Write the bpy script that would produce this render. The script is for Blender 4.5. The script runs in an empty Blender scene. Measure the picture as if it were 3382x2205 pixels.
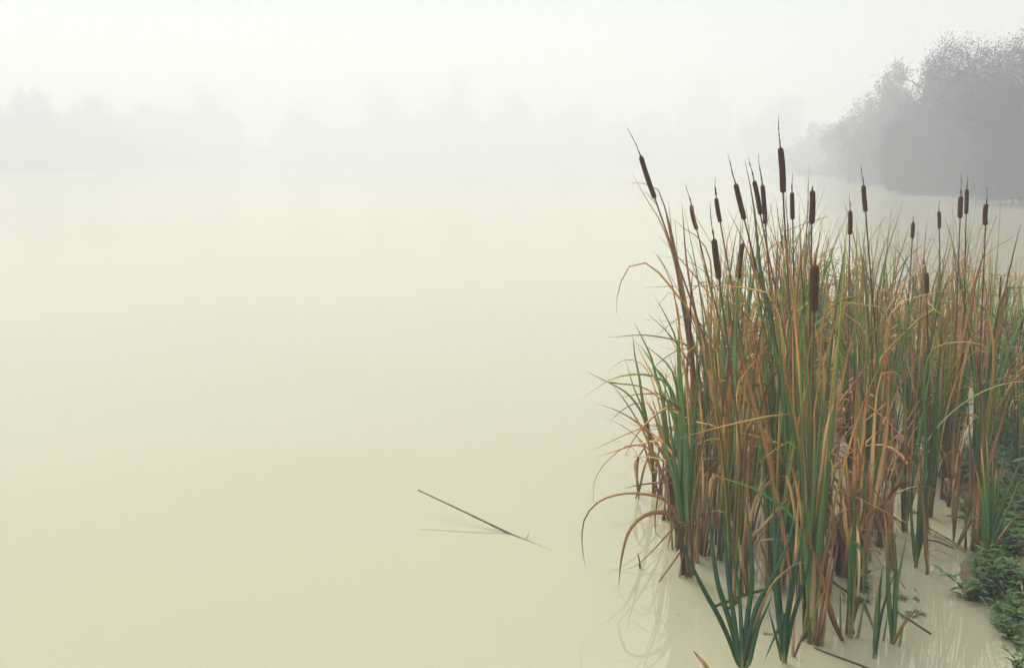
import bpy, math, random
import numpy as np
from mathutils import Vector, Matrix
R = math.radians
scene = bpy.context.scene
col = scene.collection
random.seed(7)
rng = np.random.default_rng(7)

# ------------------------------------------------------------------ camera
W, H, F = 3382.0, 2205.0, 3288.0           # photograph size and focal length in its pixels
CAMZ, PITCH = 2.0, R(9.93)
cam = bpy.data.cameras.new('camera')
cam.sensor_width = 36.0
cam.lens = 36.0 * F / W
cam.clip_start, cam.clip_end = 0.05, 3000
co = bpy.data.objects.new('camera', cam); col.objects.link(co)
co.location = (0, 0, CAMZ)
co.rotation_euler = (R(90) - PITCH, 0, 0)
scene.camera = co

def ray(px, py):
    a, b = (px - W / 2) / F, (H / 2 - py) / F
    return (a, math.cos(PITCH) + b * math.sin(PITCH), -math.sin(PITCH) + b * math.cos(PITCH))
def ground(px, py, z=0.0):
    d = ray(px, py); t = (z - CAMZ) / d[2]
    return (d[0] * t, d[1] * t, z)
def atY(px, py, Y):
    d = ray(px, py); t = Y / d[1]
    return np.array((d[0] * t, Y, CAMZ + d[2] * t))

# ------------------------------------------------------------------ world, sun, exposure
SUN_EL, SUN_AZ = 45, -28
w = bpy.data.worlds.new('World'); scene.world = w; w.use_nodes = True
nt = w.node_tree; nt.nodes.clear()
out = nt.nodes.new('ShaderNodeOutputWorld')
sky = nt.nodes.new('ShaderNodeTexSky'); sky.sky_type = 'NISHITA'; sky.sun_disc = False
sky.sun_elevation = R(SUN_EL); sky.sun_rotation = R(SUN_AZ); sky.dust_density = 0.6
b1 = nt.nodes.new('ShaderNodeBackground'); b1.inputs[1].default_value = 0.05
nt.links.new(sky.outputs[0], b1.inputs[0])
tc = nt.nodes.new('ShaderNodeTexCoord'); sep = nt.nodes.new('ShaderNodeSeparateXYZ')
nt.links.new(tc.outputs['Generated'], sep.inputs[0])
mr = nt.nodes.new('ShaderNodeMapRange')       # overcast: brighter towards the zenith
mr.inputs['From Min'].default_value = 0.16; mr.inputs['From Max'].default_value = 0.7
mr.inputs['To Min'].default_value = 0.09; mr.inputs['To Max'].default_value = 1.6
nt.links.new(sep.outputs['Z'], mr.inputs['Value'])
b2 = nt.nodes.new('ShaderNodeBackground'); b2.inputs[0].default_value = (1.0, 0.97, 0.845, 1)
nt.links.new(mr.outputs[0], b2.inputs[1])
ad = nt.nodes.new('ShaderNodeAddShader')
nt.links.new(b1.outputs[0], ad.inputs[0]); nt.links.new(b2.outputs[0], ad.inputs[1])
nt.links.new(ad.outputs[0], out.inputs[0])

sl = bpy.data.lights.new('sun', 'SUN'); sl.energy = 4.3; sl.angle = R(30); sl.color = (1, 0.945, 0.78)
so = bpy.data.objects.new('sun', sl); col.objects.link(so)
sd = Vector((math.sin(R(SUN_AZ)) * math.cos(R(SUN_EL)), math.cos(R(SUN_AZ)) * math.cos(R(SUN_EL)), math.sin(R(SUN_EL))))
so.rotation_euler = sd.to_track_quat('Z', 'Y').to_euler()
so.location = (0, 0, 60)

scene.view_settings.view_transform = 'Standard'
scene.view_settings.look = 'None'
scene.view_settings.exposure = 0.42
scene.view_settings.gamma = 1.0
scene.render.engine = 'CYCLES'
scene.cycles.use_denoising = True
scene.cycles.denoising_input_passes = 'RGB'
scene.cycles.volume_bounces = 2
scene.cycles.max_bounces = 10
scene.cycles.diffuse_bounces = 5
scene.cycles.transparent_max_bounces = 8

# ------------------------------------------------------------------ helpers
def tag(o, label=None, cat=None, group=None, kind=None):
    if label: o['label'] = label
    if cat: o['category'] = cat
    if group: o['group'] = group
    if kind: o['kind'] = kind
    return o
def empty(name, loc, rz=0):
    o = bpy.data.objects.new(name, None); col.objects.link(o)
    o.empty_display_size = 0.1
    o.location = loc; o.rotation_euler = (0, 0, rz)
    return o
def obj(name, me, parent=None, loc=None):
    o = bpy.data.objects.new(name, me); col.objects.link(o)
    if parent is not None: o.parent = parent
    if loc is not None: o.location = loc
    return o
def npmesh(name, verts, quads, mat, uv=None, smooth=True):
    me = bpy.data.meshes.new(name)
    verts = np.asarray(verts, dtype=np.float32); quads = np.asarray(quads, dtype=np.int32)
    k = quads.shape[1]
    me.vertices.add(len(verts)); me.vertices.foreach_set('co', verts.ravel())
    me.loops.add(quads.size); me.loops.foreach_set('vertex_index', quads.ravel())
    me.polygons.add(len(quads)); me.polygons.foreach_set('loop_start', np.arange(0, quads.size, k, dtype=np.int32))
    me.polygons.foreach_set('loop_total', np.full(len(quads), k, dtype=np.int32))
    if uv is not None:
        l = me.uv_layers.new(name='UVMap')
        l.data.foreach_set('uv', np.asarray(uv, dtype=np.float32)[quads.ravel()].ravel())
    me.update(calc_edges=True)
    if smooth: me.polygons.foreach_set('use_smooth', np.ones(len(quads), dtype=bool))
    me.materials.append(mat)
    return me
def unit(v):
    n = np.linalg.norm(v, axis=-1, keepdims=True); n[n < 1e-9] = 1
    return v / n
def smooth_path(pts, n):
    """Catmull-Rom through pts, resampled to n points evenly along its length"""
    P = np.asarray(pts, float)
    if len(P) == 2: P = np.array([P[0], P.mean(0), P[1]])
    Q = np.vstack([2 * P[0] - P[1], P, 2 * P[-1] - P[-2]])
    o = []
    for i in range(1, len(Q) - 2):
        for t in np.linspace(0, 1, 12, endpoint=False):
            a, b, c, d = Q[i - 1], Q[i], Q[i + 1], Q[i + 2]
            o.append(0.5 * ((2 * b) + (c - a) * t + (2 * a - 5 * b + 4 * c - d) * t * t + (3 * b - a - 3 * c + d) * t ** 3))
    o.append(P[-1]); o = np.array(o)
    s = np.r_[0, np.cumsum(np.linalg.norm(np.diff(o, axis=0), axis=1))]
    t = np.linspace(0, s[-1], n)
    return np.stack([np.interp(t, s, o[:, k]) for k in range(3)], 1)
def tangents(P):
    T = np.gradient(P, axis=0)
    return unit(T)
def tube(P, rad, sides=6):
    """rings round a path; returns verts, quads, uv"""
    P = np.asarray(P, float); n = len(P); T = tangents(P)
    ref = np.array((0.0, 1.0, 0.0)); ref = np.tile(ref, (n, 1))
    bad = np.abs((T * ref).sum(1)) > 0.95; ref[bad] = (1, 0, 0)
    A = unit(np.cross(T, ref)); B = np.cross(A, T)
    rad = np.broadcast_to(np.asarray(rad, float), (n,))
    ang = np.linspace(0, 2 * math.pi, sides, endpoint=False)
    V = P[:, None] + rad[:, None, None] * (A[:, None] * np.cos(ang)[None, :, None] + B[:, None] * np.sin(ang)[None, :, None])
    uv = np.stack(np.broadcast_arrays(np.linspace(0, 1, n)[:, None], (ang / 6.2832)[None, :]), -1).reshape(-1, 2)
    q = []
    for i in range(n - 1):
        for j in range(sides):
            k = (j + 1) % sides
            q.append((i * sides + j, i * sides + k, (i + 1) * sides + k, (i + 1) * sides + j))
    return V.reshape(-1, 3), q, uv
def blade(P, wid, N, thick=0.0013, fold=0.28):
    """a cattail leaf: closed lens-shaped ribbon, slightly channelled. N = facing normal(s)"""
    P = np.asarray(P, float); n = len(P); T = tangents(P)
    N = np.broadcast_to(np.asarray(N, float), (n, 3))
    S = unit(np.cross(T, N)); M = unit(np.cross(S, T))
    h = (wid / 2)[:, None]
    L = P - S * h + M * h * fold; Rr = P + S * h + M * h * fold
    U = P + M * thick; D = P - M * thick
    V = np.stack([L, U, Rr, D], 1).reshape(-1, 3)
    u = np.linspace(0, 1, n)
    uv = np.stack([np.repeat(u, 4), np.tile([0, .5, 1, .5], n)], 1)
    q = []
    for i in range(n - 1):
        for j in range(4):
            k = (j + 1) % 4
            q.append((i * 4 + j, i * 4 + k, (i + 1) * 4 + k, (i + 1) * 4 + j))
    return V, q, uv
def blade_w(n, w, taper=0.55, point=0.0):
    u = np.linspace(0, 1, n)
    base = 0.55 + 0.45 * np.clip(u / 0.18, 0, 1)
    tip = np.where(u > taper, np.clip(1 - (u - taper) / (1 - taper), 0, 1) ** 0.75, 1.0)
    return w * base * np.maximum(tip, point) + 0.0006
def join(parts):
    V, Q, U, o = [], [], [], 0
    for v, q, uv in parts:
        V.append(v); Q.append(np.asarray(q) + o); U.append(uv); o += len(v)
    return np.vstack(V), np.vstack(Q), np.vstack(U)

# ------------------------------------------------------------------ materials
def newmat(name):
    m = bpy.data.materials.new(name); m.use_nodes = True
    n = m.node_tree; return m, n, n.nodes['Principled BSDF'], n.nodes['Material Output']
def ramp(n, stops):
    r = n.nodes.new('ShaderNodeValToRGB'); e = r.color_ramp.elements
    while len(e) > 1: e.remove(e[-1])
    e[0].position, e[0].color = stops[0][0], (*stops[0][1], 1)
    for p, c in stops[1:]:
        x = e.new(p); x.color = (*c, 1)
    return r
def math_node(n, op, a, b):
    m = n.nodes.new('ShaderNodeMath'); m.operation = op
    for i, v in enumerate((a, b)):
        if isinstance(v, (int, float)): m.inputs[i].default_value = v
        else: n.links.new(v, m.inputs[i])
    return m.outputs[0]
def blade_mat(name, stops, shift=0.25, trans=0.48, edge=(0.30, 0.13, 0.04), edge_amt=0.5):
    m, n, p, o = newmat(name)
    uv = n.nodes.new('ShaderNodeUVMap'); s = n.nodes.new('ShaderNodeSeparateXYZ'); n.links.new(uv.outputs[0], s.inputs[0])
    oi = n.nodes.new('ShaderNodeObjectInfo')
    # streaks running along the blade
    mp = n.nodes.new('ShaderNodeMapping'); mp.inputs['Scale'].default_value = (4, 16, 1)
    n.links.new(uv.outputs[0], mp.inputs[0])
    cmb = n.nodes.new('ShaderNodeVectorMath'); cmb.operation = 'ADD'
    n.links.new(mp.outputs[0], cmb.inputs[0])
    sc = n.nodes.new('ShaderNodeVectorMath'); sc.operation = 'SCALE'; sc.inputs[0].default_value = (31, 17, 5)
    n.links.new(oi.outputs['Random'], sc.inputs['Scale']); n.links.new(sc.outputs[0], cmb.inputs[1])
    ns = n.nodes.new('ShaderNodeTexNoise'); ns.inputs['Scale'].default_value = 1.0; ns.inputs['Detail'].default_value = 4
    n.links.new(cmb.outputs[0], ns.inputs['Vector'])
    nv = math_node(n, 'MULTIPLY', math_node(n, 'SUBTRACT', ns.outputs[0], 0.5), 0.55)
    rv = math_node(n, 'MULTIPLY', math_node(n, 'SUBTRACT', oi.outputs['Random'], 0.5), shift * 2)
    t = math_node(n, 'ADD', math_node(n, 'ADD', s.outputs[0], nv), rv)
    r = ramp(n, stops); n.links.new(t, r.inputs[0])
    # dried brown margin
    e = math_node(n, 'ABSOLUTE', math_node(n, 'SUBTRACT', s.outputs[1], 0.5), 0)
    e = math_node(n, 'MULTIPLY', e, 2.0)
    e = math_node(n, 'POWER', e, 4.0)
    e = math_node(n, 'MULTIPLY', e, math_node(n, 'MULTIPLY', s.outputs[0], edge_amt))
    mx = n.nodes.new('ShaderNodeMix'); mx.data_type = 'RGBA'
    n.links.new(e, mx.inputs[0]); n.links.new(r.outputs[0], mx.inputs[6]); mx.inputs[7].default_value = (*edge, 1)
    # value variation from blade to blade
    hv = n.nodes.new('ShaderNodeHueSaturation')
    wn = n.nodes.new('ShaderNodeTexWhiteNoise'); wn.noise_dimensions = '1D'; n.links.new(oi.outputs['Random'], wn.inputs['W'])
    n.links.new(math_node(n, 'ADD', math_node(n, 'MULTIPLY', wn.outputs[0], 0.75), 0.85), hv.inputs['Value'])
    n.links.new(mx.outputs[2], hv.inputs['Color'])
    n.links.new(hv.outputs[0], p.inputs['Base Color']); p.inputs['Roughness'].default_value = 0.5
    p.inputs['Specular IOR Level'].default_value = 0.35
    tr = n.nodes.new('ShaderNodeBsdfTranslucent'); n.links.new(hv.outputs[0], tr.inputs[0])
    ms = n.nodes.new('ShaderNodeMixShader'); ms.inputs[0].default_value = trans
    n.links.new(p.outputs[0], ms.inputs[1]); n.links.new(tr.outputs[0], ms.inputs[2]); n.links.new(ms.outputs[0], o.inputs[0])
    return m
GREEN = (0.13, 0.29, 0.115); DGREEN = (0.022, 0.105, 0.052); YGREEN = (0.27, 0.35, 0.09); YEL = (0.48, 0.33, 0.07)
TAN = (0.64, 0.46, 0.23); PALE = (0.72, 0.59, 0.39); RUST = (0.40, 0.21, 0.10); BRN = (0.13, 0.06, 0.03)
M = {}
M['green'] = blade_mat('leaf_green', [(0, (0.15, 0.20, 0.06)), (0.15, GREEN), (0.6, GREEN), (0.88, YGREEN), (1.0, TAN)], 0.14)
M['dark'] = blade_mat('leaf_deep_green', [(0, (0.12, 0.20, 0.06)), (0.12, (0.04, 0.13, 0.05)), (0.4, DGREEN), (0.95, (0.03, 0.12, 0.07)), (1.0, YGREEN)], 0.05, 0.2, edge_amt=0.0)
M['olive'] = blade_mat('leaf_turning', [(0, (0.25, 0.13, 0.05)), (0.2, (0.16, 0.17, 0.05)), (0.45, YGREEN), (0.7, YEL), (0.9, TAN), (1.0, RUST)], 0.25)
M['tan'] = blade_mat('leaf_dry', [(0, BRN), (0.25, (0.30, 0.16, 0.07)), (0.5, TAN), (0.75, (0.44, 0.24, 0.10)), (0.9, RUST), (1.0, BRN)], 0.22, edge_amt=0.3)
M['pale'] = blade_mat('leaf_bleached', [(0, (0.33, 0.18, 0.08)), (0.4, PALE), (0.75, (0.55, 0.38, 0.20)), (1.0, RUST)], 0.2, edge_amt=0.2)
M['rust'] = blade_mat('leaf_rusty', [(0, (0.20, 0.16, 0.05)), (0.3, (0.36, 0.19, 0.07)), (0.65, RUST), (1.0, BRN)], 0.2, 0.15)
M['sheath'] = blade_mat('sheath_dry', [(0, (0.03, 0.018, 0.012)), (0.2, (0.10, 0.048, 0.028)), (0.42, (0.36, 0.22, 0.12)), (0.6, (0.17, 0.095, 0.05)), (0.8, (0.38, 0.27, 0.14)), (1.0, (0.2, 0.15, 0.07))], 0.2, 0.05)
M['sheath_green'] = blade_mat('sheath_fresh', [(0, (0.20, 0.08, 0.03)), (0.3, (0.27, 0.22, 0.07)), (0.7, (0.13, 0.20, 0.06)), (1.0, GREEN)], 0.1, 0.05)
M['stem'] = blade_mat('stem_brown', [(0, (0.14, 0.13, 0.05)), (0.4, (0.14, 0.085, 0.045)), (1.0, (0.11, 0.06, 0.04))], 0.1, 0.0)

def noise_mat(name, c1, c2, scale, rough=0.9, bump=0.0, detail=6, lo=0.35, hi=0.65, trans=0.0, coord='Object'):
    m, n, p, o = newmat(name)
    tcn = n.nodes.new('ShaderNodeTexCoord')
    ns = n.nodes.new('ShaderNodeTexNoise'); ns.inputs['Scale'].default_value = scale; ns.inputs['Detail'].default_value = detail
    n.links.new(tcn.outputs[coord], ns.inputs['Vector'])
    r = ramp(n, [(lo, c1), (hi, c2)]); n.links.new(ns.outputs[0], r.inputs[0])
    n.links.new(r.outputs[0], p.inputs['Base Color']); p.inputs['Roughness'].default_value = rough
    p.inputs['Specular IOR Level'].default_value = 0.25
    if bump:
        b = n.nodes.new('ShaderNodeBump'); b.inputs['Strength'].default_value = bump; b.inputs['Distance'].default_value = 0.004
        n.links.new(ns.outputs[0], b.inputs['Height']); n.links.new(b.outputs[0], p.inputs['Normal'])
    if trans:
        tr = n.nodes.new('ShaderNodeBsdfTranslucent'); n.links.new(r.outputs[0], tr.inputs[0])
        ms = n.nodes.new('ShaderNodeMixShader'); ms.inputs[0].default_value = trans
        n.links.new(p.outputs[0], ms.inputs[1]); n.links.new(tr.outputs[0], ms.inputs[2]); n.links.new(ms.outputs[0], o.inputs[0])
    return m
M['velvet'] = noise_mat('seed_head_brown', (0.05, 0.021, 0.014), (0.125, 0.056, 0.036), 260, 0.95, 0.7)
M['spike'] = noise_mat('spike_brown', (0.04, 0.02, 0.02), (0.14, 0.07, 0.05), 120, 0.9)
M['weed'] = noise_mat('weed_leaf', (0.04, 0.11, 0.03), (0.10, 0.21, 0.06), 9, 0.55, trans=0.2)
M['weed_dark'] = noise_mat('weed_leaf_dark', (0.03, 0.085, 0.03), (0.07, 0.15, 0.05), 9, 0.55, trans=0.2)
M['weed_stem'] = noise_mat('weed_stem', (0.07, 0.04, 0.02), (0.12, 0.09, 0.04), 20, 0.8)
M['flower'] = noise_mat('dead_flower_spike', (0.04, 0.012, 0.014), (0.10, 0.03, 0.03), 90, 0.9)
M['crown'] = noise_mat('crown_leaves', (0.012, 0.024, 0.03), (0.03, 0.052, 0.06), 0.9, 0.7, trans=0.15)
M['bark'] = noise_mat('bark', (0.03, 0.025, 0.02), (0.07, 0.06, 0.05), 6, 0.95)
M['litter'] = noise_mat('litter', (0.10, 0.06, 0.03), (0.40, 0.27, 0.14), 30, 0.9)
M['stick'] = noise_mat('stick_bark', (0.06, 0.03, 0.022), (0.14, 0.08, 0.05), 40, 0.9)

# the drifting stick is bare brown at its dry end and painted towards water colour where it sinks, imitating the murk veiling it
def murk_fade_mat():
    m, n, p, o = newmat('stick_murk_fade')
    uv = n.nodes.new('ShaderNodeUVMap'); s = n.nodes.new('ShaderNodeSeparateXYZ'); n.links.new(uv.outputs[0], s.inputs[0])
    r = ramp(n, [(0, (0.22, 0.13, 0.10)), (0.25, (0.17, 0.09, 0.07)), (0.53, (0.09, 0.045, 0.035)), (0.60, (0.20, 0.15, 0.10)), (0.68, (0.33, 0.30, 0.21)), (1, (0.35, 0.33, 0.235))])
    n.links.new(s.outputs[0], r.inputs[0]); n.links.new(r.outputs[0], p.inputs['Base Color']); p.inputs['Roughness'].default_value = 0.7
    return m
M['murk_fade'] = murk_fade_mat()

def water_mat():
    m, n, p, o = newmat('milky_pond_water')
    tcn = n.nodes.new('ShaderNodeTexCoord')
    ns = n.nodes.new('ShaderNodeTexNoise'); ns.inputs['Scale'].default_value = 0.35; ns.inputs['Detail'].default_value = 3
    n.links.new(tcn.outputs['Object'], ns.inputs['Vector'])
    r = ramp(n, [(0.3, (0.31, 0.305, 0.222)), (0.7, (0.325, 0.32, 0.232))]); n.links.new(ns.outputs[0], r.inputs[0])
    n.links.new(r.outputs[0], p.inputs['Base Color'])
    p.inputs['Roughness'].default_value = 0.02; p.inputs['IOR'].default_value = 1.48
    # calm and mirror-like in the lee of the reeds, faintly ruffled far out
    sp = n.nodes.new('ShaderNodeSeparateXYZ'); n.links.new(tcn.outputs['Object'], sp.inputs[0])
    r2 = ramp(n, [(0.0, (.013,) * 3), (0.09, (.02,) * 3), (0.14, (.06,) * 3), (0.5, (.11,) * 3), (1.0, (.14,) * 3)])
    n.links.new(math_node(n, 'MULTIPLY', sp.outputs['Y'], 1 / 60), r2.inputs[0]); n.links.new(r2.outputs[0], p.inputs['Roughness'])
    return m
M['water'] = water_mat()
def mud_mat():
    m, n, p, o = newmat('muddy_bank')
    tcn = n.nodes.new('ShaderNodeTexCoord')
    ns = n.nodes.new('ShaderNodeTexNoise'); ns.inputs['Scale'].default_value = 7; ns.inputs['Detail'].default_value = 9; ns.inputs['Roughness'].default_value = 0.7
    n.links.new(tcn.outputs['Object'], ns.inputs['Vector'])
    r = ramp(n, [(0.32, (0.05, 0.035, 0.028)), (0.5, (0.115, 0.09, 0.07)), (0.62, (0.17, 0.13, 0.10)), (0.72, (0.06, 0.085, 0.03))])
    n.links.new(ns.outputs[0], r.inputs[0]); n.links.new(r.outputs[0], p.inputs['Base Color'])
    p.inputs['Roughness'].default_value = 0.7
    b = n.nodes.new('ShaderNodeBump'); b.inputs['Strength'].default_value = 0.8; b.inputs['Distance'].default_value = 0.03
    n.links.new(ns.outputs[0], b.inputs['Height']); n.links.new(b.outputs[0], p.inputs['Normal'])
    return m
M['mud'] = mud_mat()

# ------------------------------------------------------------------ water, ground, haze
g = lambda x, y: ground(x, y)[:2]
SHORE = [(-400, -40), (-30, 0.6), (-2, 1.9), (0.3, 2.3), (1.3, 2.75), g(3420, 2170), g(3330, 2085), g(3270, 1990), g(3180, 1965), g(3165, 1880),
         g(3190, 1835), g(3225, 1780), g(3215, 1700), g(3165, 1640), g(3165, 1570), g(3235, 1480), g(3300, 1390), g(3390, 1290), g(3440, 1190),
         (4.6, 9.0), (8.5, 15), (16, 31), (22.5, 44), (27, 60), (33, 84), (42, 120), (58, 176), (80, 262), (20, 280), (-60, 272), (-95, 190), (-170, 165), (-280, 140), (-400, 110)]
SH = np.array(SHORE)
def shore_signed(X, Y):
    """distance to the waterline, positive on land"""
    P = np.stack([X, Y], -1); best = np.full(X.shape, 1e9); inside = np.zeros(X.shape, bool)
    n = len(SH)
    for i in range(n):
        a, b = SH[i], SH[(i + 1) % n]
        ab = b - a; t = np.clip(((P - a) @ ab) / (ab @ ab), 0, 1)
        best = np.minimum(best, np.linalg.norm(P - (a + t[..., None] * ab), axis=-1))
        c = ((a[1] > Y) != (b[1] > Y)) & (X < (b[0] - a[0]) * (Y - a[1]) / (b[1] - a[1] + 1e-12) + a[0])
        inside ^= c
    return np.where(inside, -best, best)
def ground_z(X, Y):
    X = np.asarray(X, float); Y = np.asarray(Y, float)
    d = shore_signed(X, Y)
    bump = 0.025 * np.sin(X * 5.1 + Y * 2.3) * np.sin(Y * 6.7 - X * 1.9) + 0.012 * np.sin(X * 17 + 2) * np.sin(Y * 14)
    land = 0.01 + 0.20 * (1 - np.exp(-np.clip(d, 0, None) / 0.55)) + 0.25 * (1 - np.exp(-np.clip(d, 0, None) / 9)) + bump * np.clip(d / 0.3, 0, 1)
    wet = -0.02 - 0.5 * (1 - np.exp(np.clip(d, None, 0) / 0.8))
    return np.where(d > 0, land, wet)
def axis(segs):
    o = [segs[0][0]]
    for a, b, s in segs:
        k = max(1, int(round((b - a) / s))); o += list(np.linspace(a, b, k + 1)[1:])
    return np.array(o)
gx = axis([(-700, -60, 40), (-60, 0, 5), (0, 1, 0.25), (1, 5, 0.06), (5, 10, 0.4), (10, 100, 4), (100, 700, 40)])
gy = axis([(-60, 0, 6), (0, 2.5, 0.25), (2.5, 10, 0.06), (10, 20, 0.5), (20, 240, 5), (240, 900, 50)])
XX, YY = np.meshgrid(gx, gy); ZZ = ground_z(XX, YY)
ny, nx = XX.shape
idx = np.arange(ny * nx).reshape(ny, nx)
q = np.stack([idx[:-1, :-1], idx[:-1, 1:], idx[1:, 1:], idx[1:, :-1]], -1).reshape(-1, 4)
tag(obj('ground', npmesh('ground', np.stack([XX, YY, ZZ], -1).reshape(-1, 3), q, M['mud'])), kind='structure')
wv = [(-650, -50, 0), (650, -50, 0), (650, 850, 0), (-650, 850, 0)]
tag(obj('water', npmesh('water', wv, [(0, 1, 2, 3)], M['water'], smooth=False)), kind='structure')

hm = bpy.data.materials.new('haze'); hm.use_nodes = True; hn = hm.node_tree; hn.nodes.clear()
ho = hn.nodes.new('ShaderNodeOutputMaterial'); hv = hn.nodes.new('ShaderNodeVolumePrincipled')
hv.inputs['Color'].default_value = (0.545, 0.575, 0.675, 1); hv.inputs['Absorption Color'].default_value = (.29, .29, .29, 1)
hv.inputs['Density'].default_value = 0.0146; hv.inputs['Anisotropy'].default_value = 0.05
hn.links.new(hv.outputs[0], ho.inputs['Volume'])
hx0, hx1, hy0, hy1, hz0, hz1 = -720, 720, -80, 920, -1.6, 36.0
hvv = [(x, y, z) for z in (hz0, hz1) for x, y in ((hx0, hy0), (hx1, hy0), (hx1, hy1), (hx0, hy1))]
hq = [(3, 2, 1, 0), (4, 5, 6, 7), (0, 1, 5, 4), (1, 2, 6, 5), (2, 3, 7, 6), (3, 0, 4, 7)]
tag(obj('haze', npmesh('haze', hvv, hq, hm, smooth=False)), kind='stuff')

# ------------------------------------------------------------------ trees in the mist
def tree(name, label, x, y, h, wid, nleaf, leaf, lobes, group, z=0.0, low=0.05, cat='tree', seed=0):
    r = np.random.default_rng(seed)
    root = empty(name, (x, y, z)); tag(root, label, cat, group)
    # stems and limbs
    parts = []; tips = []
    nst = 5 if cat == 'bush' else 2
    for k in range(nst):
        a = r.uniform(0, 6.28); sp = wid * r.uniform(0.05, 0.22)
        top = np.array((math.cos(a) * sp, math.sin(a) * sp, h * r.uniform(0.55, 0.8)))
        b0 = np.array((math.cos(a) * 0.04 * wid, math.sin(a) * 0.04 * wid, -0.2))
        P = smooth_path([b0, (b0 + top) / 2 + r.normal(0, 0.03 * h, 3) * (1, 1, 0), top], 8)
        parts.append(tube(P, np.linspace(0.022 * h, 0.005 * h, 8), 5))
        for j in range(6):
            t = r.uniform(0.3, 1.0); s = P[int(t * 7)]; a2 = r.uniform(0, 6.28)
            e = s + np.array((math.cos(a2) * wid * 0.3, math.sin(a2) * wid * 0.3, h * r.uniform(0.08, 0.22)))
            parts.append(tube(smooth_path([s, (s + e) / 2 + (0, 0, 0.04 * h), e], 5), np.linspace(0.008 * h, 0.002 * h, 5), 4))
    v, qq, uv = join(parts)
    obj('trunk', npmesh('trunk', v, qq, M['bark'], uv), root)
    # crown: clumps on a few lobes, each clump a spray of leaf faces
    C = []
    for (lx, lz, lr) in lobes:
        m = int(70 * lr / 0.3)
        d = unit(r.normal(size=(m, 3))); rad = r.uniform(0.15, 1.0, (m, 1)) ** 0.5
        C.append(np.array((lx * wid / 2, 0, lz * h)) + d * rad * np.array((lr * wid * 0.8, lr * wid * 0.6, lr * h * 0.85)))
    C = np.vstack(C); C[:, 2] = np.abs(C[:, 2] - low * h) + low * h
    pick = r.integers(0, len(C), nleaf)
    cs = 0.045 * (h + wid) / 2
    cen = C[pick] + r.normal(0, 1, (nleaf, 3)) * cs * r.choice([0.45, 0.8, 1.1], (nleaf, 1), p=[.5, .38, .12])
    # upright twigs feathering the outline
    nt_ = nleaf // 5; tw = C[r.integers(0, len(C), nt_ // 12 + 1)]
    tt = np.repeat(tw, 24, 0); k = np.tile(np.arange(24), len(tw))[:, None] / 24
    dirs = np.repeat(unit(r.normal(0, .55, (len(tw), 3)) + (0, 0, 1)), 24, 0)
    cen2 = tt + dirs * (0.03 + k) * 0.10 * h + r.normal(0, leaf * 0.35, tt.shape)
    ni = nleaf // 6
    inner = C[r.integers(0, len(C), ni)] * np.array((.72, .7, .76)) + r.normal(0, cs * .6, (ni, 3))
    cen = np.vstack([cen, cen2, inner]); n_ = len(cen)
    big = np.ones((n_, 1)); big[-ni:] = 3.2; big[nleaf:-ni] = 0.62
    a = unit(r.normal(size=(n_, 3))); b = unit(np.cross(a, r.normal(size=(n_, 3))))
    s1 = leaf * big * r.uniform(0.6, 1.4, (n_, 1)); s2 = s1 * 0.45
    V = np.stack([cen - a * s1, cen + b * s2, cen + a * s1, cen - b * s2], 1).reshape(-1, 3)
    V[:, 2] = np.maximum(V[:, 2], -z + 0.02 + 0.3 * np.abs(V[:, 0] % 1))
    obj('crown', npmesh('crown', V, np.arange(n_ * 4).reshape(-1, 4), M['crown'], smooth=False), root)
    return root
def px_tree(label, px, top, D, wpx, nleaf, leaf, group, cat='tree', seed=0, lobes=None, low=0.05):
    """stand a tree D metres away so that it shows at px with its top at top (photo pixels)"""
    c = math.cos(math.atan((px - W / 2) / F))
    X = (px - W / 2) / F * D * 1.0; Y = D
    z = float(ground_z(np.array([X]), np.array([Y]))[0]); z = max(z, 0.0)
    depth = Y * math.cos(PITCH)
    topz = atY(px, top, Y)[2]; h = topz - z
    wid = wpx / F * D
    r = np.random.default_rng(seed + 100)
    if lobes is None:
        lobes = [(0, 0.45, 0.38), (r.uniform(-.2, .2), 0.78, 0.22), (-0.45, 0.18, 0.3), (0.45, 0.18, 0.3), (0, 0.15, 0.3)] + [(r.uniform(-0.7, 0.7), r.uniform(0.25, 0.6), r.uniform(0.2, 0.28)) for _ in range(5)]
    return tree(cat if cat == 'bush' else 'tree', label, X, Y, h, wid, nleaf, leaf, lobes, group, z, low, cat, seed)
RG = 'bushy trees along the right-hand bank'
px_tree('tall dense willow at the right edge, darkest of the misty trees', 3440, -25, 46, 760, 75000, 0.048, RG, seed=1, low=0.0)
px_tree('feathery willow just left of the darkest misty tree', 3140, 112, 58, 470, 48000, 0.062, RG, seed=2, low=0.0)
px_tree('narrow willow filling the dip between the darkest tree and the grey one', 3020, 160, 60, 300, 26000, 0.07, RG, seed=6, low=0.0)
px_tree('sloping misty willow on the outer flank of the grey one', 2860, 285, 88, 260, 12000, 0.11, RG, seed=7, low=0.0)
px_tree('rounded pale grey willow where the right bank recedes into fog', 2935, 205, 78, 330, 26000, 0.095, RG, seed=3, low=0.0)
px_tree('fainter low willow at the outer end of the grey willow row', 2815, 320, 108, 260, 9000, 0.15, RG, seed=4, low=0.0)
px_tree('lowest and faintest bush of the right bank row, behind the tallest seed heads', 2690, 400, 150, 330, 8000, 0.2, RG, seed=5, low=0.0)
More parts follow.
